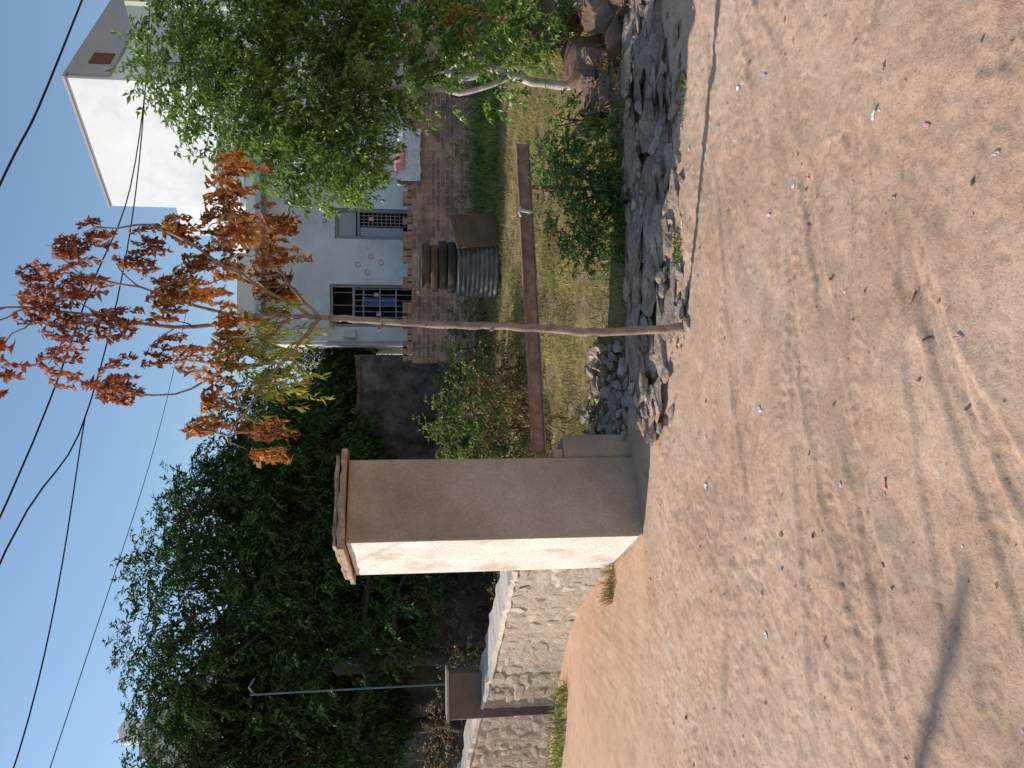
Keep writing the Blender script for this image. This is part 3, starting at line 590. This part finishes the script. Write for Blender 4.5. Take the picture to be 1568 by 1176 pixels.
# garden pipe
G=Geo(); G.tube([(-3.62,9.3,.5),(-3.63,9.3,2.4),(-3.64,9.3,3.55)],.010,8); G.tube([(-3.64,9.3,3.5),(-3.55,9.3,3.56),(-3.45,9.3,3.5)],.012,6)
G.obj('garden_pipe',mottled('pipe_blue',[(.07,.11,.13),(.12,.17,.2)],5,.5,0))

# ---------------------------------------------------------------- grass
def grass(name,n,reg,cond,hgt,wd,mat,seed,clump=.45,cs=3):
    r=np.random.default_rng(seed); x=r.uniform(reg[0],reg[1],n); y=r.uniform(reg[2],reg[3],n)
    k=cond(x,y)&(r.uniform(0,1,n)<clump+(1-clump)*sst(.35,.6,vn(x,y,cs,seed))); x=x[k];y=y[k]; n=len(x)
    z=height(x,y)-.01; h=hgt*r.uniform(.4,1.2,n)*(.6+.8*vn(x,y,2,seed+1)); C=np.stack([x,y,z],1)
    D=nrm(r.normal(0,.38,(n,3))*np.array([1,1,0])+np.array([0,0,1])); a=r.uniform(0,6.28,n); S=np.stack([np.cos(a),np.sin(a),0*a],1)*(wd/2)
    Bd=np.stack([D[:,0],D[:,1],0*a-.15],1)*h[:,None]*.8
    M=C+D*h[:,None]*.55; T_=C+D*h[:,None]+Bd
    V=np.stack([C-S,C+S,M+S*.8,M-S*.8,T_],1).reshape(-1,3); o=(np.arange(n)*5)[:,None,None]
    F=(np.array([[0,1,2],[0,2,3],[3,2,4]])[None]+o).reshape(-1,3); return npmesh(name,V,F,mat)
gl=leafmat('lawn_blades',[(.22,.23,.06),(.34,.31,.1),(.46,.38,.16),(.55,.44,.22),(.2,.27,.06)],.45)
grass('lawn_grass',95000,(-.6,6,5.3,14),lambda x,y:walldist(x,y)>.25,.07,.010,gl,3,.3,2.2)
grass('lawn_grass',9000,(-.6,6,5.3,9),lambda x,y:(walldist(x,y)>.25)&(vn(x,y,1.6,77)>.55),.12,.010,gmid,33,.2)
grass('lawn_grass',20000,(-9,-.2,6,15),lambda x,y:walldist(x,y)>.5,.2,.02,leafmat('rough_blades',[(.14,.15,.04),(.22,.2,.08),(.3,.24,.12)],.35),5,.3)
grass('tall_grass',3000,(2.6,6,11,13.8),lambda x,y:y>0,.35,.016,gmid,35,.3)
grass('verge_weeds',700,(.6,1.05,4.45,4.75),lambda x,y:np.hypot((x-.82)/.16,(y-4.58)/.07)<1,.045,.010,gdark,6,.5,12)
grass('verge_weeds',900,(1.3,2.1,4.2,4.8),lambda x,y:np.hypot((x-1.72)/.2,(y-4.52)/.07)<1,.06,.008,gmid,7,.4,9)
grass('verge_weeds',600,(-1.9,-1.4,5.8,6.4),lambda x,y:np.hypot((x+1.62)/.18,(y-6.12)/.1)<1,.16,.008,leafmat('straw',[(.4,.3,.14),(.3,.28,.1)],.3),8,1)
grass('verge_weeds',4500,(-5.5,-3.0,7.4,9.2),lambda x,y:np.hypot((x+3.85)/.8,(y-8.35+.5*(x+3.85))/.3)<.6+.5*vn(x,y,4,3),.18,.012,gmid,9,.5,5)
grass('verge_weeds',1600,(-.1,2.3,5.1,5.9),lambda x,y:(walldist(x,y)>.05),.09,.010,gl,10,.0)
grass('verge_weeds',1800,(2.0,3.6,4.6,6.2),lambda x,y:(walldist(x,y)>-.15),.12,.008,leafmat('straw2',[(.3,.2,.1),(.2,.13,.06)],.3),12,.2)

# ---------------------------------------------------------------- power lines + pole
wmx=mottled('cable_black',[(.012,.012,.014),(.02,.02,.022)],3,.6,0)
pl=empty('power_lines')
def wire(name,pts,r): G=Geo(); G.tube(wobble(pts,30,0,1),r,6); G.obj(name,wmx,pl)
wire('line_1',[(-2.3,6,6.3),(2.19,9,6.12),(5.18,11,6.1),(20,21,6.6)],.013)
wire('line_2',[(-8,3.2,6.6),(-1.6,10,6.62),(1.5,13,6.8),(4.1,16,7.2),(8.8,18.2,7.5),(16,21,8)],.012)
wire('line_3',[(-7,5.5,6.6),(-2.15,10,6.62),(-.54,13,6.87),(3.33,16,7.2),(8.3,17.6,7.4),(16,20,8)],.012)
wire('line_4',[(-14,2,6.6),(-5.15,11,6.5),(-1.13,17,7.06),(3,23,8)],.007)
wire('line_5',[(-8.2,4.4,6.3),(-4.66,10,6.47),(-.54,13,6.87)],.010)
wire('line_6',[(-2,4,6.2),(3.1,7.0,5.9),(10,11,6.2)],.006)
up=empty('utility_pole'); G=Geo(); G.tube([(-8.25,4.38,-.2),(-8.25,4.38,2.5),(-8.25,4.38,5.0)],[.07,.045,.03],10); G.obj('shaft',mottled('pole_concrete',[(.3,.29,.28),(.4,.39,.37)]),up)

# ---------------------------------------------------------------- light
el=math.radians(32); sv=Vector((-.959*math.cos(el),.285*math.cos(el),math.sin(el)))
sun=bpy.data.lights.new('sun','SUN'); sun.energy=5.0; sun.angle=math.radians(.5); sun.color=(1,.94,.86)
so=link(bpy.data.objects.new('sun',sun)); so.rotation_euler=(-sv).to_track_quat('-Z','Y').to_euler()
wd=bpy.data.worlds.new('World'); scene.world=wd; wd.use_nodes=True; nt=wd.node_tree
sk=nt.nodes.new('ShaderNodeTexSky'); sk.sky_type='NISHITA'; sk.sun_disc=False; sk.sun_elevation=el; sk.sun_rotation=math.atan2(-.959,.285)%(2*math.pi)
sk.air_density=1.3; sk.dust_density=.4; sk.ozone_density=3.0
nt.links.new(sk.outputs[0],nt.nodes['Background'].inputs[0]); nt.nodes['Background'].inputs[1].default_value=.15
# ---------------------------------------------------------------- camera (phone held so the picture is on its side)
p=math.radians(7); U=Vector((0,math.sin(p),math.cos(p))); R=Vector((1,0,0)); Fw=Vector((0,math.cos(p),-math.sin(p)))
cam=bpy.data.cameras.new('camera'); co=link(bpy.data.objects.new('camera',cam)); cam.sensor_width=36; cam.lens=27.0; cam.clip_end=2000; cam.clip_start=.05
Mx=Matrix((( -U.x,R.x,-Fw.x,0),(-U.y,R.y,-Fw.y,0),(-U.z,R.z,-Fw.z,1.6),(0,0,0,1))); co.matrix_world=Mx
scene.camera=co
